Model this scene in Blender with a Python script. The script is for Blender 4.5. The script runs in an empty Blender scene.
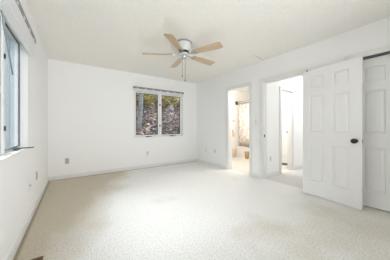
import bpy, bmesh, math, random
from mathutils import Vector, Matrix
random.seed(7)
SC = bpy.context.scene
COL = SC.collection
PI = math.pi

# ------------------------------------------------------------------ camera, sky, lights, exposure
cam_d = bpy.data.cameras.new('camera')
cam_d.sensor_width = 36.0
cam_d.lens = 175.7 / 390 * 36.0
cam_d.shift_y = -3.5 / 390
cam_d.clip_start = 0.02
cam = bpy.data.objects.new('camera', cam_d)
COL.objects.link(cam)
cam.location = (0, 0, 1.086)
cam.rotation_euler = (PI / 2, 0, -math.radians(34.6))
SC.camera = cam

world = bpy.data.worlds.new('sky')
SC.world = world
world.use_nodes = True
wn = world.node_tree
wn.nodes['Background'].inputs['Color'].default_value = (0.90, 0.95, 1.0, 1)
wn.nodes['Background'].inputs['Strength'].default_value = 1.6

def area(name, loc, rot, sx, sy, power, color=(1, 1, 1), spread=180):
    l = bpy.data.lights.new(name, 'AREA')
    l.shape = 'RECTANGLE'; l.size = sx; l.size_y = sy
    l.energy = power; l.color = color; l.spread = math.radians(spread)
    o = bpy.data.objects.new(name, l); COL.objects.link(o)
    o.location = loc; o.rotation_euler = rot
    return o
# fill light added behind the camera, facing into the room; no window there
area('rear_fill', (0.9, -1.2, 1.35), (PI / 2 + 0.3, 0, math.radians(3)), 2.2, 1.9, 35, (0.945, 0.97, 1.0), 110)
# daylight falling through the left window
area('window_daylight', (-1.25, 2.0, 2.25), (0, -PI / 2 + 0.75, 0), 1.6, 1.2, 17, (0.96, 0.98, 1.0), 62)
# unseen overhead fill, added to brighten the near floor and walls
# sits under the ceiling behind the viewer, tilted into the room
area('rear_overhead_fill', (1.2, -0.3, 2.38), (0.5, 0, 0), 1.0, 1.0, 14, (0.945, 0.97, 1.0), 160)
# landing lamp and bathroom lamps
area('hall_lamp', (4.8, 1.65, 2.40), (0, 0, 0), 0.9, 0.5, 12, (0.97, 0.985, 1.0))
bl_d = bpy.data.lights.new('bathroom_lamp', 'POINT'); bl_d.energy = 39; bl_d.shadow_soft_size = 0.15; bl_d.color = (1.0, 0.975, 0.945)
bl_o = bpy.data.objects.new('bathroom_lamp', bl_d); COL.objects.link(bl_o); bl_o.location = (3.8, 2.9, 2.1)

vs = SC.view_settings
SC.display_settings.display_device = 'sRGB'
vs.view_transform = 'Standard'; vs.look = 'None'; vs.gamma = 1.0
vs.use_curve_mapping = False
vs.exposure = 0.17
SC.cycles.max_bounces = 14
SC.cycles.diffuse_bounces = 10
SC.cycles.use_denoising = True

sun_d = bpy.data.lights.new('sun', 'SUN'); sun_d.energy = 2.2; sun_d.angle = math.radians(3); sun_d.color = (1.0, 0.95, 0.88)
sun_o = bpy.data.objects.new('sun', sun_d); COL.objects.link(sun_o); sun_o.rotation_euler = (math.radians(42), 0, math.radians(28))

# ------------------------------------------------------------------ materials
def mat(name, color, rough=0.6, metal=0.0, spec=0.5, noise=None, bump=None, coat=0.0):
    """noise=(scale, other colour, lo, hi)   bump=(scale, strength, distance)"""
    m = bpy.data.materials.new(name); m.use_nodes = True
    nt = m.node_tree; b = nt.nodes['Principled BSDF']
    b.inputs['Base Color'].default_value = (*color, 1)
    b.inputs['Roughness'].default_value = rough
    b.inputs['Metallic'].default_value = metal
    b.inputs['Specular IOR Level'].default_value = spec
    b.inputs['Coat Weight'].default_value = coat
    tc = None
    if noise or bump:
        tc = nt.nodes.new('ShaderNodeNewGeometry')
    if noise:
        n = nt.nodes.new('ShaderNodeTexNoise'); n.inputs['Scale'].default_value = noise[0]
        n.inputs['Detail'].default_value = 4
        nt.links.new(tc.outputs['Position'], n.inputs['Vector'])
        r = nt.nodes.new('ShaderNodeValToRGB')
        r.color_ramp.elements[0].position = noise[2]; r.color_ramp.elements[1].position = noise[3]
        r.color_ramp.elements[0].color = (*noise[1], 1); r.color_ramp.elements[1].color = (*color, 1)
        nt.links.new(n.outputs['Fac'], r.inputs['Fac'])
        nt.links.new(r.outputs['Color'], b.inputs['Base Color'])
    if bump:
        n = nt.nodes.new('ShaderNodeTexNoise'); n.inputs['Scale'].default_value = bump[0]
        n.inputs['Detail'].default_value = 3
        nt.links.new(tc.outputs['Position'], n.inputs['Vector'])
        bp = nt.nodes.new('ShaderNodeBump'); bp.inputs['Strength'].default_value = bump[1]
        bp.inputs['Distance'].default_value = bump[2]
        nt.links.new(n.outputs['Fac'], bp.inputs['Height'])
        nt.links.new(bp.outputs['Normal'], b.inputs['Normal'])
    return m

def carpet(name, base, speck, dirt_shade, dirt_shade_on=True):
    m = bpy.data.materials.new(name); m.use_nodes = True
    nt = m.node_tree; N = nt.nodes; L = nt.links; b = N['Principled BSDF']
    b.inputs['Roughness'].default_value = 0.95
    b.inputs['Specular IOR Level'].default_value = 0.1
    b.inputs['Sheen Weight'].default_value = 0.15
    g = N.new('ShaderNodeNewGeometry')
    n1 = N.new('ShaderNodeTexNoise'); n1.inputs['Scale'].default_value = 60; n1.inputs['Detail'].default_value = 8
    n1.inputs['Roughness'].default_value = 0.85
    L.new(g.outputs['Position'], n1.inputs['Vector'])
    r1 = N.new('ShaderNodeValToRGB')
    r1.color_ramp.elements[0].position = 0.27; r1.color_ramp.elements[0].color = (*speck, 1)
    r1.color_ramp.elements[1].position = 0.53; r1.color_ramp.elements[1].color = (*base, 1)
    L.new(n1.outputs['Fac'], r1.inputs['Fac'])
    out = r1.outputs['Color']
    if dirt_shade_on:
        # trodden, soiled patches; the window wall one also has uneven light painted in
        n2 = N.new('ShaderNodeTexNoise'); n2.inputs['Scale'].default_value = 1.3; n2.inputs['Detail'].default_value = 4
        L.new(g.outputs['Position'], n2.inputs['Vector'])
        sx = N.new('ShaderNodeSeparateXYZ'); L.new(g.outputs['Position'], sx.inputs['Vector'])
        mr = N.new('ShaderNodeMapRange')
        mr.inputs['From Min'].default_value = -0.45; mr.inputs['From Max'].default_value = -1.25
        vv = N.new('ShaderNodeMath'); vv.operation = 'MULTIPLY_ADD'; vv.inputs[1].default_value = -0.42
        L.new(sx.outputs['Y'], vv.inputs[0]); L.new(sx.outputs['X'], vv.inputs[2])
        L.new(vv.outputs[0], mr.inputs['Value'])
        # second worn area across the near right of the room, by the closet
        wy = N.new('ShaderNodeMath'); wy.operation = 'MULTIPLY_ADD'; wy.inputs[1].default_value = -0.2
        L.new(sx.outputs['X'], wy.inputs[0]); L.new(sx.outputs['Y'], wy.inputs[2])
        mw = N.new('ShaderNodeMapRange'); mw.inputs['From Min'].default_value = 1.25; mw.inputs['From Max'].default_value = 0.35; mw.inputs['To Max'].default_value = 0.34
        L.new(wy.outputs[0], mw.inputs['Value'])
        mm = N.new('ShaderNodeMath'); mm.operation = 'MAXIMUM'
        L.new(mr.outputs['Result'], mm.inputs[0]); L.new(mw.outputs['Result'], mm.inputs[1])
        # grime line at the left baseboard, shadow line painted along the far baseboard
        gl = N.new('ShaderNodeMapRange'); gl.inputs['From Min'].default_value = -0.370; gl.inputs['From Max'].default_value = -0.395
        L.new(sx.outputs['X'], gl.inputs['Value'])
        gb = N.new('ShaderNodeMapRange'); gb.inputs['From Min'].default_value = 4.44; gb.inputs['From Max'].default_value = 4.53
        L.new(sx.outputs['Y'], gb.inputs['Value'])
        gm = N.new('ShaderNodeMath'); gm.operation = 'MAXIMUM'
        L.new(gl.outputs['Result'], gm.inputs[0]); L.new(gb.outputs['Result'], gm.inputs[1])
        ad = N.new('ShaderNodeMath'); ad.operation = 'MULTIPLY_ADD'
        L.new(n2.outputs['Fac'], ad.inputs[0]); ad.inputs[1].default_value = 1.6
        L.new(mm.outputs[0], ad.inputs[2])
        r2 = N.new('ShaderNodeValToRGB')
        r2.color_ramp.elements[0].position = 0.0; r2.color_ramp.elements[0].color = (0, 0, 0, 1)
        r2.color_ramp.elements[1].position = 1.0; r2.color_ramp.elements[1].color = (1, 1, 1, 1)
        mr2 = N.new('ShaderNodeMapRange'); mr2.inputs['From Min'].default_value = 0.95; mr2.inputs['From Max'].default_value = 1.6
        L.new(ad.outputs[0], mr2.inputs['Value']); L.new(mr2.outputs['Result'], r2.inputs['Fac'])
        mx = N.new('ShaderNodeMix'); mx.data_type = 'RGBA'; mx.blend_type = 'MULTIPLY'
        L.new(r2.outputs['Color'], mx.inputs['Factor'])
        L.new(out, mx.inputs['A']); mx.inputs['B'].default_value = (*dirt_shade, 1)
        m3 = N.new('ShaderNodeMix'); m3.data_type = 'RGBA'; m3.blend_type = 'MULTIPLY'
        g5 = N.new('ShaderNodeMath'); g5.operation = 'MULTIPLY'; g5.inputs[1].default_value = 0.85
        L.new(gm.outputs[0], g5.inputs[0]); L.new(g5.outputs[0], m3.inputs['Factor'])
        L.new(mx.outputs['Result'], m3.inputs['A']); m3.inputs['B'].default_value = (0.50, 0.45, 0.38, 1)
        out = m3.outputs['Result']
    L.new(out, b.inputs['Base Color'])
    bp = N.new('ShaderNodeBump'); bp.inputs['Strength'].default_value = 0.9; bp.inputs['Distance'].default_value = 0.012
    L.new(n1.outputs['Fac'], bp.inputs['Height']); L.new(bp.outputs['Normal'], b.inputs['Normal'])
    return m

def glass_mat():
    m = bpy.data.materials.new('window_glass'); m.use_nodes = True
    nt = m.node_tree; N = nt.nodes; L = nt.links
    N.remove(N['Principled BSDF'])
    fr = N.new('ShaderNodeFresnel'); fr.inputs['IOR'].default_value = 1.5
    ge = N.new('ShaderNodeNewGeometry'); mi = N.new('ShaderNodeMapRange')
    mi.inputs['To Min'].default_value = 1.5; mi.inputs['To Max'].default_value = 1 / 1.5
    L.new(ge.outputs['Backfacing'], mi.inputs['Value']); L.new(mi.outputs['Result'], fr.inputs['IOR'])
    tr = N.new('ShaderNodeBsdfTransparent'); tr.inputs['Color'].default_value = (0.93, 0.97, 0.99, 1)
    gl = N.new('ShaderNodeBsdfGlossy'); gl.inputs['Roughness'].default_value = 0.02
    mx = N.new('ShaderNodeMixShader')
    L.new(fr.outputs[0], mx.inputs[0]); L.new(tr.outputs[0], mx.inputs[1]); L.new(gl.outputs[0], mx.inputs[2])
    L.new(mx.outputs[0], N['Material Output'].inputs['Surface'])
    return m

def wood_mat():
    m = bpy.data.materials.new('maple_blade'); m.use_nodes = True
    nt = m.node_tree; N = nt.nodes; L = nt.links; b = N['Principled BSDF']
    b.inputs['Roughness'].default_value = 0.4
    tc = N.new('ShaderNodeTexCoord'); mp = N.new('ShaderNodeMapping')
    mp.inputs['Scale'].default_value = (3, 60, 20)
    L.new(tc.outputs['Object'], mp.inputs['Vector'])
    n = N.new('ShaderNodeTexNoise'); n.inputs['Scale'].default_value = 1.0; n.inputs['Detail'].default_value = 4
    L.new(mp.outputs['Vector'], n.inputs['Vector'])
    r = N.new('ShaderNodeValToRGB')
    r.color_ramp.elements[0].position = 0.3; r.color_ramp.elements[0].color = (0.46, 0.34, 0.22, 1)
    r.color_ramp.elements[1].position = 0.7; r.color_ramp.elements[1].color = (0.62, 0.48, 0.33, 1)
    L.new(n.outputs['Fac'], r.inputs['Fac']); L.new(r.outputs['Color'], b.inputs['Base Color'])
    return m

def curtain_mat():
    m = bpy.data.materials.new('floral_curtain'); m.use_nodes = True
    nt = m.node_tree; N = nt.nodes; L = nt.links; b = N['Principled BSDF']
    b.inputs['Roughness'].default_value = 0.8
    tc = N.new('ShaderNodeTexCoord')
    n = N.new('ShaderNodeTexNoise'); n.inputs['Scale'].default_value = 9; n.inputs['Detail'].default_value = 5
    L.new(tc.outputs['Object'], n.inputs['Vector'])
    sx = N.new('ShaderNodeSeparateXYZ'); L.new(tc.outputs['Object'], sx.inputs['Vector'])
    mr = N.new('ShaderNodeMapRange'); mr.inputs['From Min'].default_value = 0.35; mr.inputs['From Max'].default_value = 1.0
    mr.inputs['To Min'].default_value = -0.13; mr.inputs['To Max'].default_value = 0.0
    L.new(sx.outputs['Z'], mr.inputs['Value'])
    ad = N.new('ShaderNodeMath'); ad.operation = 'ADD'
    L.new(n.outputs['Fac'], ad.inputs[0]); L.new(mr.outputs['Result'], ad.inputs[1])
    r = N.new('ShaderNodeValToRGB')
    e = r.color_ramp.elements
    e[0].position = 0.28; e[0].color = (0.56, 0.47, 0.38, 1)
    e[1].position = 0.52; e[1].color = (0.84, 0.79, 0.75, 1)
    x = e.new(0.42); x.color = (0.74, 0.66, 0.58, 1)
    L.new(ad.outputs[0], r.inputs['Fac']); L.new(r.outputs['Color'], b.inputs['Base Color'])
    return m

M = {}
M['wall'] = mat('white_wall_paint', (0.86, 0.86, 0.858), 0.7, spec=0.3, bump=(90, 0.12, 0.004))
M['ceiling'] = mat('cream_textured_ceiling', (0.87, 0.855, 0.82), 0.85, spec=0.2, noise=(30, (0.84, 0.82, 0.775), 0.35, 0.6), bump=(30, 0.3, 0.008))
M['trim'] = mat('white_gloss_trim', (0.76, 0.76, 0.75), 0.4)
M['door'] = mat('white_door_paint', (0.79, 0.79, 0.775), 0.45)
M['bathwall'] = mat('bathroom_paint', (0.84, 0.82, 0.79), 0.6)
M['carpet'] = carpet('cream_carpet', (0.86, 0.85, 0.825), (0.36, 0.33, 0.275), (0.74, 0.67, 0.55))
M['hallcarpet'] = carpet('grey_hall_carpet', (0.64, 0.62, 0.60), (0.44, 0.42, 0.40), (1, 1, 1), False)
M['bathfloor'] = mat('cream_bathroom_vinyl', (0.70, 0.66, 0.61), 0.4, noise=(6, (0.66, 0.62, 0.56), 0.4, 0.6))
M['vinyl'] = mat('white_window_vinyl', (0.82, 0.82, 0.82), 0.35)
M['gasket'] = mat('dark_grey_gasket', (0.10, 0.105, 0.11), 0.6)
M['glass'] = glass_mat()
M['grey'] = mat('grey_headrail_metal', (0.25, 0.25, 0.26), 0.45, metal=0.0)
M['crank'] = mat('dark_grey_crank', (0.09, 0.09, 0.095), 0.4, metal=0.2)
M['slat'] = mat('white_blind_slat', (0.80, 0.80, 0.82), 0.4)
M['wand'] = mat('smoky_wand', (0.22, 0.23, 0.24), 0.2)
M['chrome'] = mat('polished_chrome', (0.62, 0.62, 0.63), 0.08, metal=1.0)
M['darkchrome'] = mat('dark_chrome', (0.05, 0.05, 0.055), 0.1, metal=1.0)
M['black'] = mat('black_metal', (0.012, 0.012, 0.013), 0.25, spec=0.6)
M['brass'] = mat('dull_brass', (0.42, 0.33, 0.18), 0.35, metal=0.8)
M['bronze'] = mat('bronze_rod', (0.16, 0.10, 0.06), 0.35, metal=0.6)
M['rod'] = mat('tan_rod', (0.46, 0.36, 0.25), 0.35, metal=0.4)
M['fanwhite'] = mat('white_fan_enamel', (0.66, 0.67, 0.69), 0.3)
M['wood'] = wood_mat()
M['plate'] = mat('white_cover_plate', (0.78, 0.78, 0.77), 0.35)
M['greyplate'] = mat('grey_socket', (0.45, 0.45, 0.45), 0.4)
M['tanplate'] = mat('tan_socket', (0.42, 0.40, 0.35), 0.4)
M['brown'] = mat('brown_register_enamel', (0.12, 0.07, 0.035), 0.45)
M['tub'] = mat('white_tub_enamel', (0.86, 0.84, 0.81), 0.15)
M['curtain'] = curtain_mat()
M['towel'] = mat('peach_towel', (0.76, 0.50, 0.28), 0.95, bump=(120, 0.4, 0.005))
M['wicker'] = mat('tan_wicker', (0.70, 0.58, 0.46), 0.8, noise=(40, (0.50, 0.38, 0.27), 0.4, 0.6))
M['gold'] = mat('golden_brown_weave', (0.52, 0.37, 0.16), 0.8, noise=(40, (0.34, 0.23, 0.09), 0.4, 0.6))
M['crack'] = mat('ceiling_crack', (0.36, 0.25, 0.16), 0.9)
M['soil'] = mat('hillside_soil', (0.09, 0.07, 0.07), 0.95, noise=(5, (0.05, 0.04, 0.042), 0.4, 0.6))
M['bark'] = mat('grey_bark', (0.27, 0.275, 0.27), 0.9, noise=(9, (0.14, 0.145, 0.14), 0.35, 0.6), bump=(30, 0.6, 0.02))
M['backdrop_board'] = mat('backdrop_pale_blue_boards', (0.36, 0.43, 0.50), 0.7, noise=(2.5, (0.30, 0.37, 0.45), 0.35, 0.65))
M['backdrop_roof'] = mat('backdrop_grey_shingle', (0.22, 0.22, 0.23), 0.9)
for i, c in enumerate([(0.30, 0.20, 0.14), (0.58, 0.47, 0.36), (0.26, 0.19, 0.20), (0.44, 0.36, 0.42), (0.66, 0.60, 0.56), (0.66, 0.38, 0.12), (0.13, 0.10, 0.10)]):
    M['leaf%d' % i] = mat('fallen_leaf_%d' % i, c, 0.8)
for i, c in enumerate([(0.62, 0.52, 0.12), (0.34, 0.42, 0.12), (0.68, 0.42, 0.14), (0.36, 0.50, 0.24), (0.74, 0.66, 0.36), (0.16, 0.18, 0.07)]):
    M['shrub%d' % i] = mat('shrub_leaf_%d' % i, c, 0.7)

# ------------------------------------------------------------------ mesh helpers
class MB:
    def __init__(s):
        s.bm = bmesh.new()
    def box(s, x0, x1, y0, y1, z0, z1, mi=0):
        v = [s.bm.verts.new(p) for p in ((x0, y0, z0), (x1, y0, z0), (x1, y1, z0), (x0, y1, z0),
                                         (x0, y0, z1), (x1, y0, z1), (x1, y1, z1), (x0, y1, z1))]
        for f in ((3, 2, 1, 0), (4, 5, 6, 7), (0, 1, 5, 4), (1, 2, 6, 5), (2, 3, 7, 6), (3, 0, 4, 7)):
            fc = s.bm.faces.new([v[i] for i in f]); fc.material_index = mi
        return s
    def quad(s, pts, mi=0):
        fc = s.bm.faces.new([s.bm.verts.new(p) for p in pts]); fc.material_index = mi
        return s
    def tube(s, pts, r, n=10, caps=True):
        pts = [Vector(p) for p in pts]
        rr = r if isinstance(r, (list, tuple)) else [r] * len(pts)
        rings = []
        for i, p in enumerate(pts):
            d = (pts[min(i + 1, len(pts) - 1)] - pts[max(i - 1, 0)]).normalized()
            a = Vector((0, 0, 1)) if abs(d.z) < 0.9 else Vector((1, 0, 0))
            u = d.cross(a).normalized(); w = d.cross(u)
            rings.append([s.bm.verts.new(p + (u * math.cos(2 * PI * k / n) + w * math.sin(2 * PI * k / n)) * rr[i]) for k in range(n)])
        for a, b in zip(rings, rings[1:]):
            for k in range(n):
                s.bm.faces.new((a[k], a[(k + 1) % n], b[(k + 1) % n], b[k])).smooth = True
        if caps:
            s.bm.faces.new(rings[0][::-1]); s.bm.faces.new(rings[-1])
        return s
    def lathe(s, prof, c=(0, 0, 0), axis='z', n=28, smooth=True):
        """prof = [(radius, height)], around an axis through c"""
        rings = []
        for r, h in prof:
            ring = []
            for k in range(n):
                a = 2 * PI * k / n
                p = (r * math.cos(a), r * math.sin(a), h)
                if axis == 'x': p = (p[2], p[0], p[1])
                if axis == 'y': p = (p[1], p[2], p[0])
                ring.append(s.bm.verts.new((c[0] + p[0], c[1] + p[1], c[2] + p[2])))
            rings.append(ring)
        for a, b in zip(rings, rings[1:]):
            for k in range(n):
                s.bm.faces.new((a[k], a[(k + 1) % n], b[(k + 1) % n], b[k])).smooth = smooth
        s.bm.faces.new(rings[0][::-1]); s.bm.faces.new(rings[-1])
        return s
    def prism(s, poly, z0, z1):
        lo = [s.bm.verts.new((x, y, z0)) for x, y in poly]; hi = [s.bm.verts.new((x, y, z1)) for x, y in poly]
        s.bm.faces.new(lo[::-1]); s.bm.faces.new(hi)
        for k in range(len(poly)):
            s.bm.faces.new((lo[k], lo[(k + 1) % len(poly)], hi[(k + 1) % len(poly)], hi[k]))
        return s
    def xf(s, m):
        bmesh.ops.transform(s.bm, matrix=m, verts=s.bm.verts); return s
    def build(s, name, m, parent=None, bevel=0.0, loc=None):
        bmesh.ops.recalc_face_normals(s.bm, faces=s.bm.faces)
        me = bpy.data.meshes.new(name); s.bm.to_mesh(me); s.bm.free()
        for x in (m if isinstance(m, list) else [m]):
            me.materials.append(M[x] if isinstance(x, str) else x)
        o = bpy.data.objects.new(name, me); COL.objects.link(o)
        if parent: o.parent = parent
        if loc: o.location = loc
        if bevel:
            b = o.modifiers.new('bevel', 'BEVEL'); b.width = bevel; b.segments = 2; b.limit_method = 'ANGLE'
        return o

def tag(o, label=None, cat=None, group=None, kind=None):
    if label: o['label'] = label
    if cat: o['category'] = cat
    if group: o['group'] = group
    if kind: o['kind'] = kind
    return o
def empty(name, loc=(0, 0, 0), rz=0.0):
    o = bpy.data.objects.new(name, None); COL.objects.link(o)
    o.location = loc; o.rotation_euler = (0, 0, rz); o.empty_display_size = 0.05
    return o
def struct(o, label, cat):
    return tag(o, label, cat, kind='structure')
def copy_tree(o, parent=None):
    c = o.copy(); COL.objects.link(c)
    if parent: c.parent = parent
    for ch in list(o.children): copy_tree(ch, c)
    return c

# ------------------------------------------------------------------ the shell
XL, XR, YB, YF, H = -0.425, 3.21, 4.55, -1.30, 2.44
TW = 0.12                                                  # inner wall thickness
# left window opening and back window opening
LW = (1.42, 2.69, 0.848, 2.012)
BW = (1.255, 2.695, 0.80, 2.03)

def wall_with_holes(a0, a1, holes, put):
    """vertical strips along an axis; holes = [(a0, a1, z0, z1)]"""
    cuts = sorted(set([a0, a1] + [h[0] for h in holes] + [h[1] for h in holes]))
    for p, q in zip(cuts, cuts[1:]):
        hs = [h for h in holes if h[0] <= p + 1e-6 and h[1] >= q - 1e-6]
        if not hs: put(p, q, 0, H); continue
        h = hs[0]
        if h[2] > 0: put(p, q, 0, h[2])
        put(p, q, h[3], H)

b = MB(); wall_with_holes(YF - 0.15, YB, [LW], lambda p, q, z0, z1: b.box(XL - 0.105, XL, p, q, z0, z1))
struct(b.build('wall_left', 'wall'), 'white wall at the left with the casement window', 'wall')
b = MB(); wall_with_holes(XL - 0.15, 5.85, [BW], lambda p, q, z0, z1: b.box(p, q, YB, YB + 0.15, z0, z1))
struct(b.build('wall_back', 'wall'), 'white far wall with the window onto the leafy hillside', 'wall')
HALL = (1.385, 2.185, 0, 2.0); BATH = (2.52, 3.175, 0, 2.0); CLOS = (-0.70, 0.79, 0, 2.02)
b = MB(); wall_with_holes(YF, YB, [HALL, BATH, CLOS], lambda p, q, z0, z1: b.box(XR, XR + TW, p, q, z0, z1))
struct(b.build('wall_right', 'wall'), 'white wall at the right with the doorways and the closet', 'wall')
struct(MB().box(XL, XR + TW, YF - 0.15, YF, 0, H).build('wall_front', 'wall'), 'white wall behind the viewer', 'wall')
struct(MB().box(XL - 0.15, 5.85, YF - 0.15, YB + 0.15, H, H + 0.12).build('ceiling', 'ceiling'), 'cream textured ceiling over the room', 'ceiling')
cr = MB().tube([(2.80, 2.115, H), (2.95, 2.122, H), (3.05, 2.14, H), (3.185, 2.147, H)], [0.0015, 0.003, 0.004, 0.002], 6)
cr.build('crack', 'crack', bpy.data.objects['ceiling'])
struct(MB().box(XL - 0.15, XR + 0.06, YF - 0.15, YB + 0.15, -0.12, 0).build('floor', 'carpet'), 'cream carpet with soiled patches and painted shade over the bedroom floor', 'carpet')

# landing beyond the open door
HX = 5.6
HY0, HY1 = 1.15, 2.225
struct(MB().box(XR + 0.06, HX, HY0, HY1 + 0.0, -0.12, 0.0).build('floor_hall', 'hallcarpet'), 'grey beige carpet beyond the hall doorway', 'carpet')
HB = (3.96, 4.47, 0, 1.95)
b = MB(); wall_with_holes(XR + TW, 5.85, [HB], lambda p, q, z0, z1: b.box(p, q, HY1, HY1 + 0.10, z0, z1))
struct(b.build('wall_hall', 'wall'), 'white hall wall seen through the hall doorway', 'wall')
struct(MB().box(XR + TW, HX, HY0 - 0.1, HY0, 0, H).build('wall_hall_near', 'wall'), 'hall wall hidden behind the open door', 'wall')
struct(MB().box(HX, HX + 0.1, HY0, HY1, 0, H).build('wall_hall_end', 'wall'), 'end wall of the hall hidden behind the open door', 'wall')

# bathroom
BY0 = HY1 + 0.10
AX = 4.98; AY = 3.05                                        # tub front, alcove start
struct(MB().box(XR + 0.06, 5.72, HY1, YB, -0.12, -0.0).build('floor_bathroom', 'bathfloor'), 'pale cream bathroom floor', 'floor')
LC = (2.53, 2.99, 0, 2.0)
b = MB()
b.box(AX, AX + 0.1, BY0, LC[0], 0, H).box(AX, AX + 0.1, LC[1], AY, 0, H).box(AX, AX + 0.1, LC[0], LC[1], LC[3], H)
b.box(AX + 0.1, 5.72, AY - 0.1, AY, 0, H)
struct(b.build('wall_bathroom', 'bathwall'), 'pale bathroom partition with the linen closet door', 'wall')
struct(MB().box(5.72, 5.85, BY0, YB, 0, H).build('wall_bathroom_end', 'bathwall'), 'pale bathroom wall behind the bathtub', 'wall')
struct(MB().box(XR + TW, 5.72, YB - 0.012, YB, 0, H).build('wall_bathroom_far', 'bathwall'), 'warm pale far wall of the bathroom', 'wall')
# closet shell behind the sliding doors
b = MB().box(XR + TW, 3.95, -0.85, -0.75, 0, H).box(XR + TW, 3.95, 0.84, 0.94, 0, H).box(3.85, 3.95, -0.75, 0.84, 0, H).box(XR + 0.06, 3.85, -0.75, 0.84, -0.1, -0.002)
struct(b.build('wall_closet', 'wall'), 'inside of the closet behind the sliding doors', 'wall')

# baseboards
def base_y(x0, x1, y, d, name, label):                       # along x
    b = MB().box(x0, x1, min(y, y + d * 0.012), max(y, y + d * 0.012), 0, 0.078)
    b.box(x0, x1, min(y, y + d * 0.017), max(y, y + d * 0.017), 0, 0.055)
    return struct(b.build(name, 'trim'), label, 'baseboard')
def base_x(y0, y1, x, d, name, label, gaps=()):
    b = MB(); cur = y0
    for g0, g1 in list(gaps) + [(y1, y1)]:
        if g0 > cur:
            b.box(min(x, x + d * 0.012), max(x, x + d * 0.012), cur, g0, 0, 0.078)
            b.box(min(x, x + d * 0.017), max(x, x + d * 0.017), cur, g0, 0, 0.055)
        cur = g1
    return struct(b.build(name, 'trim'), label, 'baseboard')
base_y(XL, XR, YB, -1, 'baseboard_back', 'white baseboard along the far wall')
base_x(YF, YB - 0.018, XL, 1, 'baseboard_left', 'white baseboard along the left window wall')
base_x(0.86, YB - 0.018, XR, -1, 'baseboard_right', 'white baseboard pieces beside the doorways', [(1.31, 2.262), (2.45, 3.245)])
base_y(XR + TW, HB[0] - 0.065, HY1, -1, 'baseboard_hall', 'white baseboard on the hall wall left of its opening')
base_y(HB[1] + 0.065, HX, HY1, -1, 'baseboard_hall_end', 'white baseboard on the hall wall right of its opening')

# door casings, jambs
def casing_x(op, name, label, cw=0.068, legs=(1, 1), both=True):
    y0, y1, _, z1 = op
    b = MB()
    sides = [(XR - 0.018, XR - 0.0005)] + ([(XR + TW + 0.0005, XR + TW + 0.018)] if both else [])
    for xa, xb in sides:
        for i, (a, c) in enumerate(((y0 - cw, y0), (y1, y1 + cw))):
            if legs[i]:
                b.box(xa, xb, a, c, 0, z1)
        b.box(xa, xb, y0 - cw, y1 + cw, z1, z1 + cw)
        # raised outer bead
        t = 0.006 if xa < XR else -0.006
        xe = (xa - 0.006, xa) if xa < XR else (xb, xb + 0.006)
        for i, (a, c) in enumerate(((y0 - cw, y0 - cw + 0.018), (y1 + cw - 0.018, y1 + cw))):
            if legs[i]: b.box(*xe, a, c, 0, z1 + cw)
        b.box(*xe, y0 - cw + 0.018, y1 + cw - 0.018, z1 + cw - 0.018, z1 + cw)
    # jamb lining with a stop
    jt = 0.014
    b.box(XR, XR + TW, y0, y0 + jt, 0, z1 - jt).box(XR, XR + TW, y1 - jt, y1, 0, z1 - jt).box(XR, XR + TW, y0, y1, z1 - jt, z1)
    b.box(XR + 0.05, XR + 0.085, y0 + jt, y0 + jt + 0.01, 0, z1 - jt).box(XR + 0.05, XR + 0.085, y1 - jt - 0.01, y1 - jt, 0, z1 - jt)
    return struct(b.build(name, 'trim'), label, 'door frame')
t_hall = casing_x(HALL, 'trim_1', 'white casing and jambs of the hall doorway beside the open door')
MB().box(XR + 0.012, XR + 0.040, HALL[1] - 0.0165, HALL[1] - 0.0135, 0.865, 0.92).build('strike_plate', 'black', t_hall)
casing_x(BATH, 'trim_2', 'white casing and jambs of the bathroom doorway')
b = MB()
y0, y1 = CLOS[0], CLOS[1]
b.box(XR - 0.016, XR - 0.0005, y0 - 0.07, y1 + 0.07, 2.02, 2.09).box(XR - 0.016, XR - 0.0005, y1, y1 + 0.07, 0, 2.02).box(XR - 0.016, XR - 0.0005, y0 - 0.07, y0, 0, 2.02)
t3 = struct(b.build('trim_3', 'trim'), 'white casing around the sliding closet doors', 'door frame')
MB().box(XR + 0.004, XR + 0.10, y0 + 0.001, y1 - 0.001, 2.003, 2.0195).build('door_track', 'gasket', t3)
# casing of the opening in the hall wall
b = MB(); cw = 0.062
for ya, yb in ((HY1 - 0.022, HY1 - 0.0005), (HY1 + 0.1005, HY1 + 0.116)):
    b.box(HB[0] - cw, HB[0], ya, yb, 0, HB[3]).box(HB[1], HB[1] + cw, ya, yb, 0, HB[3]).box(HB[0] - cw, HB[1] + cw, ya, yb, HB[3], HB[3] + cw)
b.box(HB[0], HB[0] + 0.012, HY1, HY1 + 0.1, 0, HB[3] - 0.012).box(HB[1] - 0.012, HB[1], HY1, HY1 + 0.1, 0, HB[3] - 0.012).box(HB[0], HB[1], HY1, HY1 + 0.1, HB[3] - 0.012, HB[3])
struct(b.build('trim_4', 'trim'), 'white casing of the opening in the hall wall', 'door frame')
b = MB(); cw = 0.055
b.box(AX - 0.014, AX - 0.0005, LC[0] - cw, LC[0], 0, LC[3] + cw).box(AX - 0.014, AX - 0.0005, LC[1], LC[1] + cw, 0, LC[3] + cw).box(AX - 0.014, AX - 0.0005, LC[0], LC[1], LC[3], LC[3] + cw)
struct(b.build('trim_5', 'trim'), 'white casing around the small door inside the bathroom', 'door frame')

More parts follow.
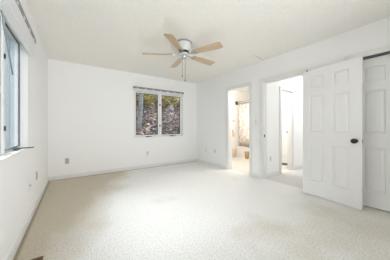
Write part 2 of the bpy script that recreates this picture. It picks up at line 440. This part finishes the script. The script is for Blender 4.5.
# ------------------------------------------------------------------ six panel doors
def panel_door(w, h, t, cols, rows, both=True):
    """slab in local coords: x 0..w, z 0..h, y 0 (seen face) .. t"""
    b = MB()
    xs = sorted(set([0, w] + [v for c in cols for v in c])); zs = sorted(set([0, h] + [v for r in rows for v in r]))
    def face(yf, s):
        for xa, xb in zip(xs, xs[1:]):
            for za, zb in zip(zs, zs[1:]):
                if any(abs(c[0] - xa) < 1e-6 for c in cols) and any(abs(r[0] - za) < 1e-6 for r in rows):
                    def ring(i, d):
                        return [(xa + i, yf + s * d, za + i), (xb - i, yf + s * d, za + i), (xb - i, yf + s * d, zb - i), (xa + i, yf + s * d, zb - i)]
                    rs = [ring(0, 0), ring(0.005, 0.0135), ring(0.015, 0.0135), ring(0.038, 0.004)]
                    for p, q in zip(rs, rs[1:]):
                        for k in range(4):
                            b.quad([p[k], p[(k + 1) % 4], q[(k + 1) % 4], q[k]])
                    b.quad(rs[-1])
                else:
                    b.quad([(xa, yf, za), (xb, yf, za), (xb, yf, zb), (xa, yf, zb)])
    face(0, 1); face(t, -1)
    for p in (((0, 0, 0), (0, t, 0), (0, t, h), (0, 0, h)), ((w, 0, 0), (w, t, 0), (w, t, h), (w, 0, h)),
              ((0, 0, 0), (w, 0, 0), (w, t, 0), (0, t, 0)), ((0, 0, h), (w, 0, h), (w, t, h), (0, t, h))):
        b.quad(p)
    bmesh.ops.remove_doubles(b.bm, verts=b.bm.verts, dist=1e-5)
    return b
ROWS = [(0.205, 0.795), (0.975, 1.555), (1.665, 1.865)]
# the open door: local x from the hinge end towards the latch end, local y towards the wall
dv = Vector((3.045 - 3.105, 0.640 - 1.372, 0)); dw = dv.length
ang = math.atan2(dv.y, dv.x)
door = panel_door(dw, 1.98, 0.035, [(0.100, 0.297), (0.412, 0.603)], ROWS).build('door_1', 'door', loc=(3.105, 1.372, 0.008))
door.rotation_euler = (0, 0, ang)
struct(door, 'open white six panel door with a black knob', 'door')
kz = 0.888; kx = dw - 0.066
def knob(sign, y0):
    b = MB().lathe([(0.030, 0), (0.031, 0.004), (0.026, 0.009)], (kx, y0, kz), 'y', 20)
    if sign < 0: b.xf(Matrix.Translation((0, y0, 0)) @ Matrix.Diagonal((1, -1, 1, 1)) @ Matrix.Translation((0, -y0, 0)))
    r = b.build('knob_rose', 'black', door)
    b = MB().lathe([(0.011, 0.005), (0.011, 0.028), (0.022, 0.034), (0.031, 0.044), (0.033, 0.054), (0.029, 0.064), (0.018, 0.070), (0.004, 0.071)], (kx, y0, kz), 'y', 24)
    if sign < 0: b.xf(Matrix.Translation((0, y0, 0)) @ Matrix.Diagonal((1, -1, 1, 1)) @ Matrix.Translation((0, -y0, 0)))
    b.build('door_knob', 'black', door)
knob(-1, 0.0); knob(1, 0.035)
MB().box(dw - 0.0005, dw + 0.002, 0.006, 0.029, kz - 0.028, kz + 0.028).build('latch_plate', 'brass', door)
for z in (0.2, 1.0, 1.8):
    MB().tube([(-0.012, 0.045, z - 0.045), (-0.012, 0.045, z + 0.045)], 0.007, 10).box(-0.012, 0.03, 0.035, 0.0375, z - 0.04, z + 0.04).build('hinge', 'brass', door)
MB().box(0.055, 0.078, -0.006, 0.002, 1.962, 1.984).build('door_catch', 'grey', door)['label'] = 'small dark catch at the top edge'

# sliding closet doors
def slab(name, y_lo, w, x, label):
    o = panel_door(w, 1.985, 0.035, [(0.112, 0.322), (0.432, 0.638)], ROWS).build(name, 'door', loc=(x, y_lo + w, 0.012))
    o.rotation_euler = (0, 0, -PI / 2)
    return struct(o, label, 'door')
# local x runs from high y to low y, local y runs to -x after rotation: mirror so the seen face is the -x side
d2 = slab('door_2', 0.035, 0.75, XR + 0.052, 'white six panel sliding closet door behind the open door')
d3 = slab('door_3', -0.695, 0.75, XR + 0.096, 'second sliding closet door out of view beside the first')
# linen closet door in the bathroom
o = MB()
w4 = LC[1] - LC[0] - 0.008
d4 = panel_door(w4, 1.955, 0.032, [(0.07, w4 - 0.07)], [(0.2, 0.85), (1.0, 1.8)]).build('door_4', 'door', loc=(AX + 0.045, LC[1] - 0.004, 0.03))
d4.rotation_euler = (0, 0, -PI / 2)
struct(d4, 'white closet door inside the bathroom seen past the hall', 'door')
b = MB().lathe([(0.009, -0.062), (0.018, -0.058), (0.028, -0.046), (0.025, -0.034), (0.010, -0.028), (0.010, -0.006), (0.028, -0.006), (0.028, 0.0005)], (w4 - 0.075, 0.0, 0.90), 'y', 18)
b.build('door_knob', 'bronze', d4)
d4.location.x = AX + 0.010 + 0.032

# ------------------------------------------------------------------ windows
def casement(name, a0, a1, z0, z1, to_world, label, sashes, with_hinges, sw=0.030, fw=0.028):
    """a = along the wall, p = depth from the room face outwards; to_world maps (a, p, z) boxes into the world"""
    root = empty(name); struct(root, label, 'window')
    def bx(b, aa, ab, pa, pb, za, zb):
        lo, hi = to_world(aa, pa), to_world(ab, pb)
        b.box(min(lo[0], hi[0]), max(lo[0], hi[0]), min(lo[1], hi[1]), max(lo[1], hi[1]), za, zb)
    f = MB(); P0, P1 = 0.045, 0.104
    bx(f, a0, a0 + fw, P0, P1, z0, z1); bx(f, a1 - fw, a1, P0, P1, z0, z1)
    bx(f, a0 + fw, a1 - fw, P0, P1, z0, z0 + fw); bx(f, a0 + fw, a1 - fw, P0, P1, z1 - fw, z1)
    for (s0, s1), (n0, n1) in zip(sashes, sashes[1:]):
        bx(f, s1 + 0.004, n0 - 0.004, P0, P1, z0 + fw, z1 - fw)
    f.build('window_frame', 'vinyl', root)
    # interior lining of the opening
    l = MB(); e = 0.006
    bx(l, a0, a0 + e, 0.0, P0, z0, z1); bx(l, a1 - e, a1, 0.0, P0, z0, z1); bx(l, a0, a1, -0.012, P0, z0, z0 + e); bx(l, a0, a1, 0, P0, z1 - e, z1)
    l.build('window_lining', 'trim', root)
    for s0, s1 in sashes:
        zz0, zz1 = z0 + fw + 0.004, z1 - fw - 0.004
        sf = MB(); w = sw; q0, q1 = 0.058, 0.10
        bx(sf, s0, s0 + w, q0, q1, zz0, zz1); bx(sf, s1 - w, s1, q0, q1, zz0, zz1)
        bx(sf, s0 + w, s1 - w, q0, q1, zz0, zz0 + w); bx(sf, s0 + w, s1 - w, q0, q1, zz1 - w, zz1)
        so = sf.build('sash', 'vinyl', root)
        g = MB(); k = min(0.012, sw); gd = 0.040 if sw > 0.02 else 0.012; pp = q0 + (0.022 if sw > 0.02 else 0.008)
        bx(g, s0 + w, s0 + w + k, q0 + 0.001, q0 + gd, zz0 + w, zz1 - w); bx(g, s1 - w - k, s1 - w, q0 + 0.001, q0 + gd, zz0 + w, zz1 - w)
        bx(g, s0 + w + k, s1 - w - k, q0 + 0.001, q0 + gd, zz0 + w, zz0 + w + k); bx(g, s0 + w + k, s1 - w - k, q0 + 0.001, q0 + gd, zz1 - w - k, zz1 - w)
        # dark weather seal in the gap round the sash
        bx(g, s0 - 0.006, s0, q0 + 0.004, q1, zz0 - 0.004, zz1 + 0.004); bx(g, s1, s1 + 0.006, q0 + 0.004, q1, zz0 - 0.004, zz1 + 0.004)
        bx(g, s0, s1, q0 + 0.004, q1, zz1, zz1 + 0.004); bx(g, s0, s1, q0 + 0.004, q1, zz0 - 0.004, zz0)
        g.build('gasket', 'gasket', so)
        p = MB(); bx(p, s0 + w + k - 0.002, s1 - w - k + 0.002, pp, pp + 0.003, zz0 + w + k - 0.002, zz1 - w - k + 0.002)
        p.build('pane', 'glass', so)
        if sw < 0.02 and s0 < a0 + 0.1: continue
        # crank at the bottom of the sash
        cm = (s0 + s1) / 2
        c = MB(); bx(c, cm - 0.05, cm + 0.05, P0 - 0.026, P0, z0 + 0.006, z0 + 0.034)
        co = c.build('crank_base', 'crank', root, bevel=0.004)
        h = MB()
        A = to_world(cm, P0 - 0.020); B = to_world(cm + 0.02, P0 - 0.05); C_ = to_world(cm + 0.07, P0 - 0.09); D = to_world(cm + 0.085, P0 - 0.125)
        h.tube([(*A, z0 + 0.017), (*B, z0 + 0.024), (*C_, z0 + 0.020), (*D, z0 + 0.022)], 0.006, 8)
        h.build('crank_handle', 'crank', co)
        if with_hinges:
            aa = (sashes[0][1] + sashes[1][0]) / 2
            if s0 == sashes[0][0] or sw < 0.02:
                for z in (z0 + (z1 - z0) * (0.25 if sw > 0.02 else 0.19), z0 + (z1 - z0) * (0.72 if sw > 0.02 else 0.70)):
                    q = MB(); hw = 0.014 if sw > 0.02 else 0.010; bx(q, aa - hw, aa + hw, P0 - 0.010, P0, z - hw * 2, z + hw * 2)
                    q.build('sash_lock', 'black', root, bevel=0.003)
    return root
mid = (BW[0] + BW[1]) / 2
casement('window_1', *BW, lambda a, p: (a, YB + p), 'two sash window onto the leafy hillside in the far wall',
         [(BW[0] + 0.034, 1.955), (2.005, BW[1] - 0.034)], 'first')
casement('window_2', *LW, lambda a, p: (XL - p, a), 'tall casement window in the left wall with pale blue glass',
         [(LW[0] + 0.016, 2.05), (2.10, LW[1] - 0.016)], 'first', 0.010, 0.012)

# raised mini blinds
def blind(name, L, zt, hr, n, sp, depth, label):
    """local x along the window 0..L, y 0 (wall) to -depth (room)"""
    root = empty(name)
    tag(root, label, 'blind')
    MB().box(0, L, -depth, -0.001, zt - hr, zt).build('headrail', 'grey', root, bevel=0.003)
    k = max(3, int(L / 0.20))
    for i in range(k):
        x = L * (i + 0.5) / k
        MB().box(x - 0.028, x + 0.028, -depth - 0.001, -depth + 0.003, zt - hr, zt - hr + 0.017).build('valance_clip', 'slat', root)
    zb = zt - hr - 0.002
    for i in range(n):
        z = zb - i * sp; j = random.uniform(-0.0012, 0.0012)
        b = MB().box(0.006, L - 0.006, -depth + 0.005 + j, -0.010 + j, z - sp * 0.86, z)
        b.build('slat', 'slat', root)
    z = zb - n * sp
    MB().box(0.004, L - 0.004, -depth + 0.008, -0.012, z - 0.018, z - 0.004).build('bottom_rail', 'slat', root, bevel=0.002)
    return root
bl = blind('mini_blind', 1.47, 2.100, 0.050, 5, 0.0055, 0.055, 'raised white mini blind above the hillside window in the far wall')
bl.location = (1.23, YB, 0)
bl2 = blind('mini_blind', 1.40, 2.108, 0.056, 18, 0.0082, 0.062, 'raised white mini blind above the left wall window with tilt wand')
bl2.location = (XL, 1.345, 0); bl2.rotation_euler = (0, 0, PI / 2)
# tilt wand (local frame of the blind: x -> world y, -y -> world +x)
MB().tube([(0.405, -0.012, 1.895), (0.405, -0.022, 1.80), (0.405, -0.071, 1.45)], 0.0045, 8).build('tilt_wand', 'wand', bl2)

# ------------------------------------------------------------------ ceiling fan
fan = empty('ceiling_fan', (1.462, 2.43, 0))
tag(fan, 'white hugger ceiling fan with five light wood blades and two pull chains', 'ceiling fan')
MB().lathe([(0.118, H - 0.0005), (0.124, H - 0.006), (0.124, H - 0.016), (0.116, H - 0.020)], n=36).build('ceiling_ring', 'grey', fan)
MB().lathe([(0.114, H - 0.016), (0.117, H - 0.024), (0.110, 2.385), (0.103, 2.345), (0.092, 2.312), (0.080, 2.293)], n=36).build('motor_housing', 'fanwhite', fan)
MB().lathe([(0.070, 2.300), (0.077, 2.294), (0.077, 2.258), (0.068, 2.252)], n=32).build('chrome_band', 'darkchrome', fan)
MB().lathe([(0.076, 2.257), (0.080, 2.252), (0.080, 2.238), (0.070, 2.232)], n=32).build('blade_hub', 'fanwhite', fan)
MB().lathe([(0.046, 2.233), (0.050, 2.225), (0.048, 2.200), (0.036, 2.184), (0.012, 2.178)], n=28).build('switch_cup', 'chrome', fan)
# one blade along +x with its own tilt, then copies turned about the hub
def blade_outline():
    pts = []
    pts += [(0.165, -0.040), (0.19, -0.050), (0.40, -0.066), (0.60, -0.071)]
    for s_, a0 in ((-1, -PI / 2), (1, 0)):
        for k in range(5):
            a = a0 + PI / 2 * k / 4
            pts.append((0.628 + 0.028 * math.cos(a), s_ * 0.042 + 0.028 * math.sin(a)))
    pts += [(0.60, 0.071), (0.40, 0.066), (0.19, 0.050), (0.165, 0.040)]
    return pts
pitch = Matrix.Rotation(math.radians(-13), 4, 'X')
blade0 = MB().prism(blade_outline(), -0.003, 0.003).xf(Matrix.Translation((0, 0, 2.243)) @ pitch).build('blade', 'wood', fan, bevel=0.0015)
ir = MB().prism([(0.07, -0.014), (0.13, -0.012), (0.18, -0.034), (0.225, -0.030), (0.235, 0), (0.225, 0.030), (0.18, 0.034), (0.13, 0.012), (0.07, 0.014)], -0.0085, -0.0035)
iron0 = ir.xf(Matrix.Translation((0, 0, 2.243)) @ pitch).build('blade_iron', 'chrome', blade0, bevel=0.001)
for k in range(5):
    bb = blade0 if k == 0 else blade0.copy()
    if k:
        COL.objects.link(bb)
        ii = iron0.copy(); COL.objects.link(ii); ii.parent = bb
    bb.rotation_euler = (0, 0, math.radians(149 - 72 * k))
for (cx, cy, zb) in ((-0.030, 0.004, 1.905), (0.008, -0.020, 1.835)):
    ch = MB().tube([(cx, cy, 2.195), (cx, cy, zb)], 0.0026, 6).build('pull_chain', 'crank', fan)
    MB().lathe([(0.003, zb + 0.010), (0.008, zb), (0.009, zb - 0.018), (0.004, zb - 0.026)], (cx, cy, 0), n=12).build('pull_knob', 'bronze', ch)

# ------------------------------------------------------------------ outlets, switch, floor register
def outlet(name, loc, rz, plate, sock, label, cat='outlet', kind='duplex'):
    """local: plate in xz, facing -y"""
    root = empty(name, loc, rz); tag(root, label, cat)
    MB().box(-0.035, 0.035, -0.006, 0.0, -0.057, 0.057).build('cover_plate', plate, root, bevel=0.003)
    if kind == 'duplex':
        for z in (-0.021, 0.021):
            s = MB().box(-0.017, 0.017, -0.0085, -0.005, z - 0.014, z + 0.014).build('socket', sock, root, bevel=0.004)
            MB().box(-0.008, -0.0055, -0.0092, -0.008, z - 0.004, z + 0.006).box(0.0055, 0.008, -0.0092, -0.008, z - 0.004, z + 0.006).build('slot', 'gasket', s)
    elif kind == 'switch':
        MB().box(-0.006, 0.006, -0.0075, -0.005, -0.012, 0.012).build('slot', 'greyplate', root)
        MB().prism([(-0.0045, 0), (0.0045, 0), (0.0045, -0.016), (-0.0045, -0.016)], -0.004, 0.005).build('toggle', 'plate', root)
    else:
        MB().lathe([(0.010, 0.004), (0.010, -0.004), (0.006, -0.012), (0.003, -0.013)][::-1], (0, -0.005, 0), 'y', 14).build('jack', 'greyplate', root)
    MB().lathe([(0.003, -0.0015), (0.003, 0.0012)], (0, -0.006, 0.0 if kind == 'duplex' else 0.042), 'y', 8).build('screw', 'grey', root)
    return root
outlet('wall_outlet', (-0.117, YB, 0.365), 0, 'greyplate', 'greyplate', 'grey outlet low on the far wall near the left corner')
outlet('wall_outlet', (1.609, YB, 0.383), 0, 'plate', 'greyplate', 'pale outlet low on the far wall under the hillside window')
outlet('wall_outlet', (XL, 3.253, 0.404), PI / 2, 'tanplate', 'tanplate', 'darker tan outlet on the left wall near the far corner')
outlet('cable_plate', (XL, 2.767, 0.400), PI / 2, 'plate', 'plate', 'white cover plate low on the left wall below the window', 'wall plate', 'jack')
outlet('cable_plate', (XR, 4.082, 0.393), -PI / 2, 'plate', 'plate', 'faint white plate on the right wall near the far corner', 'wall plate', 'jack')
outlet('wall_outlet', (XR, 3.681, 0.409), -PI / 2, 'plate', 'greyplate', 'outlet on the right wall just left of the bathroom doorway')
outlet('light_switch', (XR, 2.355, 1.182), -PI / 2, 'plate', 'plate', 'white light switch between the bathroom and hall doorways', 'switch', 'switch')
outlet('wall_outlet', (3.54, HY1, 0.382), 0, 'plate', 'greyplate', 'outlet on the hall wall seen through the hall doorway')

reg = empty('floor_register', (-0.265, 1.775, 0)); tag(reg, 'brown metal floor register in the carpet by the left wall', 'floor vent')
b = MB(); x0, x1, y0, y1 = -0.058, 0.058, -0.155, 0.155
b.box(x0, x1, y0, y0 + 0.018, 0.0, 0.008).box(x0, x1, y1 - 0.018, y1, 0.0, 0.008).box(x0, x0 + 0.016, y0 + 0.018, y1 - 0.018, 0.0, 0.008).box(x1 - 0.016, x1, y0 + 0.018, y1 - 0.018, 0.0, 0.008)
b.build('register_frame', 'brown', reg, bevel=0.002)
b = MB().box(x0 + 0.016, x1 - 0.016, y0 + 0.018, y1 - 0.018, 0.0005, 0.002)
for i in range(18):
    y = y0 + 0.026 + i * 0.0152
    b.box(x0 + 0.016, x1 - 0.016, y, y + 0.006, 0.002, 0.006)
b.box(-0.004, 0.004, y0 + 0.018, y1 - 0.018, 0.002, 0.0065)
b.build('register_grille', 'brown', reg)

# ------------------------------------------------------------------ bathroom things
tub = empty('bathtub', (5.35, 3.8, 0)); tag(tub, 'white bathtub with a plain front in the bathroom alcove', 'bathtub')
def rrect(x0, x1, y0, y1, r, n=5):
    p = []
    for cx, cy, a0 in ((x1 - r, y1 - r, 0), (x0 + r, y1 - r, PI / 2), (x0 + r, y0 + r, PI), (x1 - r, y0 + r, 1.5 * PI)):
        for k in range(n + 1):
            a = a0 + PI / 2 * k / n; p.append((cx + r * math.cos(a), cy + r * math.sin(a)))
    return p
b = MB()
loops = [(rrect(-0.355, 0.365, -0.745, 0.735, 0.02), 0.0), (rrect(-0.355, 0.365, -0.745, 0.735, 0.02), 0.325), (rrect(-0.368, 0.365, -0.745, 0.735, 0.02), 0.332),
         (rrect(-0.368, 0.365, -0.745, 0.735, 0.02), 0.362), (rrect(-0.362, 0.362, -0.742, 0.732, 0.02), 0.368), (rrect(-0.30, 0.30, -0.67, 0.66, 0.10), 0.368),
         (rrect(-0.285, 0.285, -0.65, 0.64, 0.10), 0.350), (rrect(-0.22, 0.22, -0.56, 0.54, 0.12), 0.09), (rrect(-0.17, 0.17, -0.5, 0.48, 0.12), 0.06)]
rings = [[b.bm.verts.new((x, y, z)) for x, y in lp] for lp, z in loops]
for a, c in zip(rings, rings[1:]):
    for k in range(len(a)): b.bm.faces.new((a[k], a[(k + 1) % len(a)], c[(k + 1) % len(a)], c[k]))
b.bm.faces.new(rings[0][::-1]); b.bm.faces.new(rings[-1])
b.build('tub_shell', 'tub', tub)
rod = empty('shower_rod', (AX + 0.03, 0, 1.97)); tag(rod, 'double bronze shower rod above the bathtub', 'shower rod')
MB().tube([(-0.03, AY + 0.001, 0.02), (-0.03, YB - 0.013, 0.02)], 0.012, 12).build('outer_rod', 'rod', rod)
MB().tube([(0.05, AY + 0.001, -0.035), (0.05, YB - 0.013, -0.035)], 0.012, 12).build('inner_rod', 'rod', rod)
for y in (AY + 0.001, YB - 0.037):
    MB().box(-0.055, 0.075, y, y + 0.024, -0.075, 0.055).build('rod_bracket', 'bronze', rod, bevel=0.008)
cur = empty('shower_curtain', (AX + 0.08, 0, 0)); tag(cur, 'pale floral shower curtain hanging inside the bathtub', 'curtain')
b = MB(); n = 120; ya, yb = 3.30, YB - 0.06
col = []
for i in range(n + 1):
    y = ya + (yb - ya) * i / n
    dx = 0.022 * math.sin(i * 0.55) + 0.008 * math.sin(i * 0.21 + 1)
    col.append([b.bm.verts.new((dx * (0.5 if k == 0 else 1) + 0.045 * (k / 4), y, 1.90 - (1.90 - 0.40) * k / 4)) for k in range(5)])
for p, q in zip(col, col[1:]):
    for k in range(4):
        b.bm.faces.new((p[k], q[k], q[k + 1], p[k + 1])).smooth = True
co = b.build('curtain_cloth', 'curtain', cur)
sm = co.modifiers.new('thick', 'SOLIDIFY'); sm.thickness = 0.003
for i in range(9):
    y = ya + 0.03 + i * (yb - ya - 0.06) / 8
    MB().tube([(0.0 + 0.019 * math.cos(a), y, 1.917 + 0.024 * math.sin(a)) for a in [2 * PI * k / 12 for k in range(13)]], 0.0025, 6, caps=False).build('curtain_ring', 'brass', cur)
# peach towel on a black hook, on the far bathroom wall
hk = empty('towel_hook', (4.77, YB - 0.012, 0.93)); tag(hk, 'small black towel hook on the far bathroom wall', 'hook')
MB().box(-0.03, 0.03, -0.010, 0, -0.045, 0.03).build('hook_plate', 'black', hk, bevel=0.003)
MB().tube([(0, -0.008, -0.01), (0, -0.035, -0.015), (0, -0.045, 0.01)], 0.006, 8).build('hook_arm', 'black', hk)
b = MB(); n = 22
col = []
for i in range(n + 1):
    u = i / n * 2 - 1
    row = []
    for k in range(7):
        v = k / 6
        w = 0.025 + 0.075 * min(1, v * 1.6)
        x = u * w; y = -0.045 - 0.018 * math.cos(u * 5 * PI / 2) * (0.5 + v * 0.5) - 0.012 * (1 - abs(u)); z = 0.0 - 0.20 * v - 0.012 * abs(u) * (1 - v)
        row.append(b.bm.verts.new((x, y, z)))
    col.append(row)
for p, q in zip(col, col[1:]):
    for k in range(6): b.bm.faces.new((p[k], q[k], q[k + 1], p[k + 1])).smooth = True
tw = b.build('towel', 'towel', loc=(4.77, YB - 0.012, 0.935)); tag(tw, 'small peach towel hanging on the far bathroom wall', 'towel')
tw.modifiers.new('thick', 'SOLIDIFY').thickness = 0.012
hk2 = empty('wall_hook', (4.85, YB - 0.012, 1.29)); tag(hk2, 'small grey wall hook above the towel on the far bathroom wall', 'hook')
MB().box(-0.05, 0.05, -0.008, 0, -0.012, 0.012).build('hook_plate', 'grey', hk2, bevel=0.003)
for x in (-0.035, 0.035):
    MB().tube([(x, -0.007, 0), (x, -0.03, -0.006), (x, -0.036, 0.012)], 0.005, 8).build('hook_arm', 'grey', hk2)
def basket(name, loc, r0, r1, h, m, label, cat):
    root = empty(name, loc); tag(root, label, cat)
    MB().lathe([(r0 * 0.9, 0), (r0, 0.01), (r0 + (r1 - r0) * 0.5, h * 0.5), (r1, h), (r1 - 0.008, h), (r0 - 0.006, 0.02), (0.01, 0.015)], n=24).build('basket_body', m, root)
    MB().tube([(r1 * math.cos(a), r1 * math.sin(a), h) for a in [2 * PI * k / 24 for k in range(25)]], 0.009, 8, caps=False).build('basket_rim', m, root)
    return root
basket('waste_basket', (4.73, 4.40, 0), 0.065, 0.09, 0.27, 'wicker', 'tan wicker waste basket by the far bathroom wall', 'basket')
basket('woven_basket', (4.84, 3.91, 0), 0.06, 0.078, 0.22, 'gold', 'golden brown woven basket on the floor beside the bathtub', 'basket')
MB_t = MB().box(AX - 0.13, AX - 0.015, 2.60, 2.98, 0.0, 0.014)  # dark strip put in for the shaded gap under the closet door
tag(MB_t.build('door_gap_shade_strip', 'gasket', bevel=0.004), 'narrow dark strip standing in for the gap under the bathroom closet door', 'gap')

# ------------------------------------------------------------------ outside
def hz(x, y):
    return 0.42 + max(0, y - 6.0) * 0.47 + 0.06 * math.sin(x * 1.7 + y) + 0.05 * math.sin(y * 2.3 - x)
b = MB(); nx, ny = 24, 30
g = [[b.bm.verts.new((0.2 + (12.0 - 0.2) * i / nx, 4.72 + (17 - 4.72) * j / ny, hz(0.2 + 11.8 * i / nx, 4.72 + 12.28 * j / ny))) for j in range(ny + 1)] for i in range(nx + 1)]
for i in range(nx):
    for j in range(ny): b.bm.faces.new((g[i][j], g[i + 1][j], g[i + 1][j + 1], g[i][j + 1])).smooth = True
ext = bmesh.ops.extrude_face_region(b.bm, geom=list(b.bm.faces))
for v in [e for e in ext['geom'] if isinstance(e, bmesh.types.BMVert)]: v.co.z = -1.0
struct(b.build('hillside', 'soil'), 'dark soil of the hillside rising outside the far window', 'ground')
b = MB()
for i in range(9000):
    y = 5.6 + 8.6 * random.random() ** 1.2
    x = 0.24 * y + random.random() * (0.45 * y)
    s = random.uniform(0.045, 0.10); a = random.random() * 2 * PI
    z = hz(x, y) + random.uniform(0.0, 0.05)
    m = Matrix.Translation((x, y, z + 0.03)) @ Matrix.Rotation(a, 4, 'Z') @ Matrix.Rotation(random.uniform(-0.9, 0.9), 4, 'X') @ Matrix.Rotation(random.uniform(-0.6, 0.6), 4, 'Y')
    pts = [(-s, 0, 0), (-s * 0.2, -s * 0.5, s * 0.12), (s, 0, 0), (-s * 0.2, s * 0.5, s * 0.12)]
    b.quad([m @ Vector(p) for p in pts], random.choice((0, 0, 1, 1, 2, 2, 3, 3, 3, 4, 5, 6, 6)))
tag(b.build('leaf_litter', ['leaf%d' % i for i in range(7)]), 'fallen brown and grey leaves covering the hillside outside the far window', 'leaves', kind='stuff')
def tree(x, y, r, lean, label):
    root = empty('tree', (x, y, hz(x, y) - 0.1)); tag(root, label, 'tree')
    pts = []; rr = []
    for k in range(12):
        z = k * 0.5
        pts.append((lean * z + 0.03 * math.sin(k), 0.02 * math.cos(k * 1.3), z)); rr.append(r * (1.35 if k == 0 else 1.0 - 0.03 * k))
    MB().tube(pts, rr, 16).build('trunk', 'bark', root)
    for k in range(4):
        p = Vector(pts[6 + k]); d = Vector((random.uniform(-1, 1), random.uniform(-1, 1), 0.9))
        MB().tube([p, p + d * 0.6, p + d * 1.2 + Vector((0, 0, 0.3))], [r * 0.4, r * 0.28, r * 0.12], 8).build('branch', 'bark', root)
    return root
tree(2.09, 7.0, 0.095, 0.075, 'grey tree trunk standing outside the left sash of the hillside window')
def shrub(x, y, h, w, mix, label):
    root = empty('shrub', (x, y, hz(x, y))); tag(root, label, 'shrub', 'shrubs up the hillside')
    st = MB()
    tips = []
    for k in range(7):
        a = 2 * PI * k / 7 + random.random(); d = Vector((math.cos(a) * w * 0.5, math.sin(a) * w * 0.5, h * random.uniform(0.7, 1)))
        st.tube([(0, 0, -0.05), d * 0.5 + Vector((0, 0, h * 0.1)), d], [0.02, 0.013, 0.005], 6); tips.append(d)
    st.build('stems', 'bark', root)
    b = MB()
    for k in range(900):
        d = random.choice(tips) * random.uniform(0.35, 1.05) + Vector([random.gauss(0, w * 0.17) for _ in range(3)])
        s = random.uniform(0.05, 0.11)
        m = Matrix.Translation(d) @ Matrix.Rotation(random.random() * 6.3, 4, 'Z') @ Matrix.Rotation(random.uniform(-1.3, 1.3), 4, 'X')
        b.quad([m @ Vector(p) for p in ((-s, 0, 0), (0, -s * 0.5, 0), (s, 0, 0), (0, s * 0.5, 0))], random.randrange(3))
    b.build('foliage', ['shrub%d' % i for i in mix], root)
for x, y, h, w, mix, lb in ((3.05, 9.6, 1.0, 1.3, (0, 2, 5), 'yellow brown shrub up the hillside seen through the left sash'),
                        (4.0, 10.6, 1.0, 1.4, (0, 4, 2), 'golden shrub up the hillside behind the window mullion'),
                        (5.1, 10.2, 1.1, 1.5, (2, 4, 0), 'orange tinted shrub up the hillside in the right sash'),
                        (6.0, 10.0, 1.3, 1.6, (1, 3, 4), 'green shrub up the hillside at the right edge of the window'),
                        (2.9, 11.5, 1.2, 1.6, (0, 1, 5), 'olive shrub high up the hillside at the left edge of the window'),
                        (4.6, 12.5, 1.2, 1.9, (1, 0, 4), 'pale green shrub highest up the hillside'),
                        (6.8, 12.0, 1.4, 2.0, (3, 1, 5), 'dark green shrub high up the hillside at the far right')):
    shrub(x, y, h, w, mix, lb)
# boarded backdrop, added to give the left window its pale blue haze
backdrop = empty('board_backdrop', (-3.6, 9.0, 0)); tag(backdrop, 'added pale blue boarded backdrop for the haze in the left wall window', 'backdrop')
b = MB().box(-2.5, 2.6, 0.03, 3.0, -0.5, 4.6)
for i in range(26):
    x = -2.5 + i * 0.2
    b.box(x + 0.006, min(x + 0.194, 2.6), 0.0, 0.03, -0.5, 4.6)
b.build('backdrop_boarding', 'backdrop_board', backdrop)
MB().prism([(-2.7, -0.3), (2.8, -0.3), (2.8, 3.2), (-2.7, 3.2)], 4.6, 4.75).build('backdrop_roof', 'backdrop_roof', backdrop)
M['lawn'] = mat('pale_dry_lawn', (0.30, 0.32, 0.22), 0.95, noise=(8, (0.22, 0.24, 0.15), 0.4, 0.6))
struct(MB().box(-14, XL - 0.16, -8, 16, -0.75, -0.5).build('ground', 'lawn'), 'pale lawn outside the left wall window', 'ground')
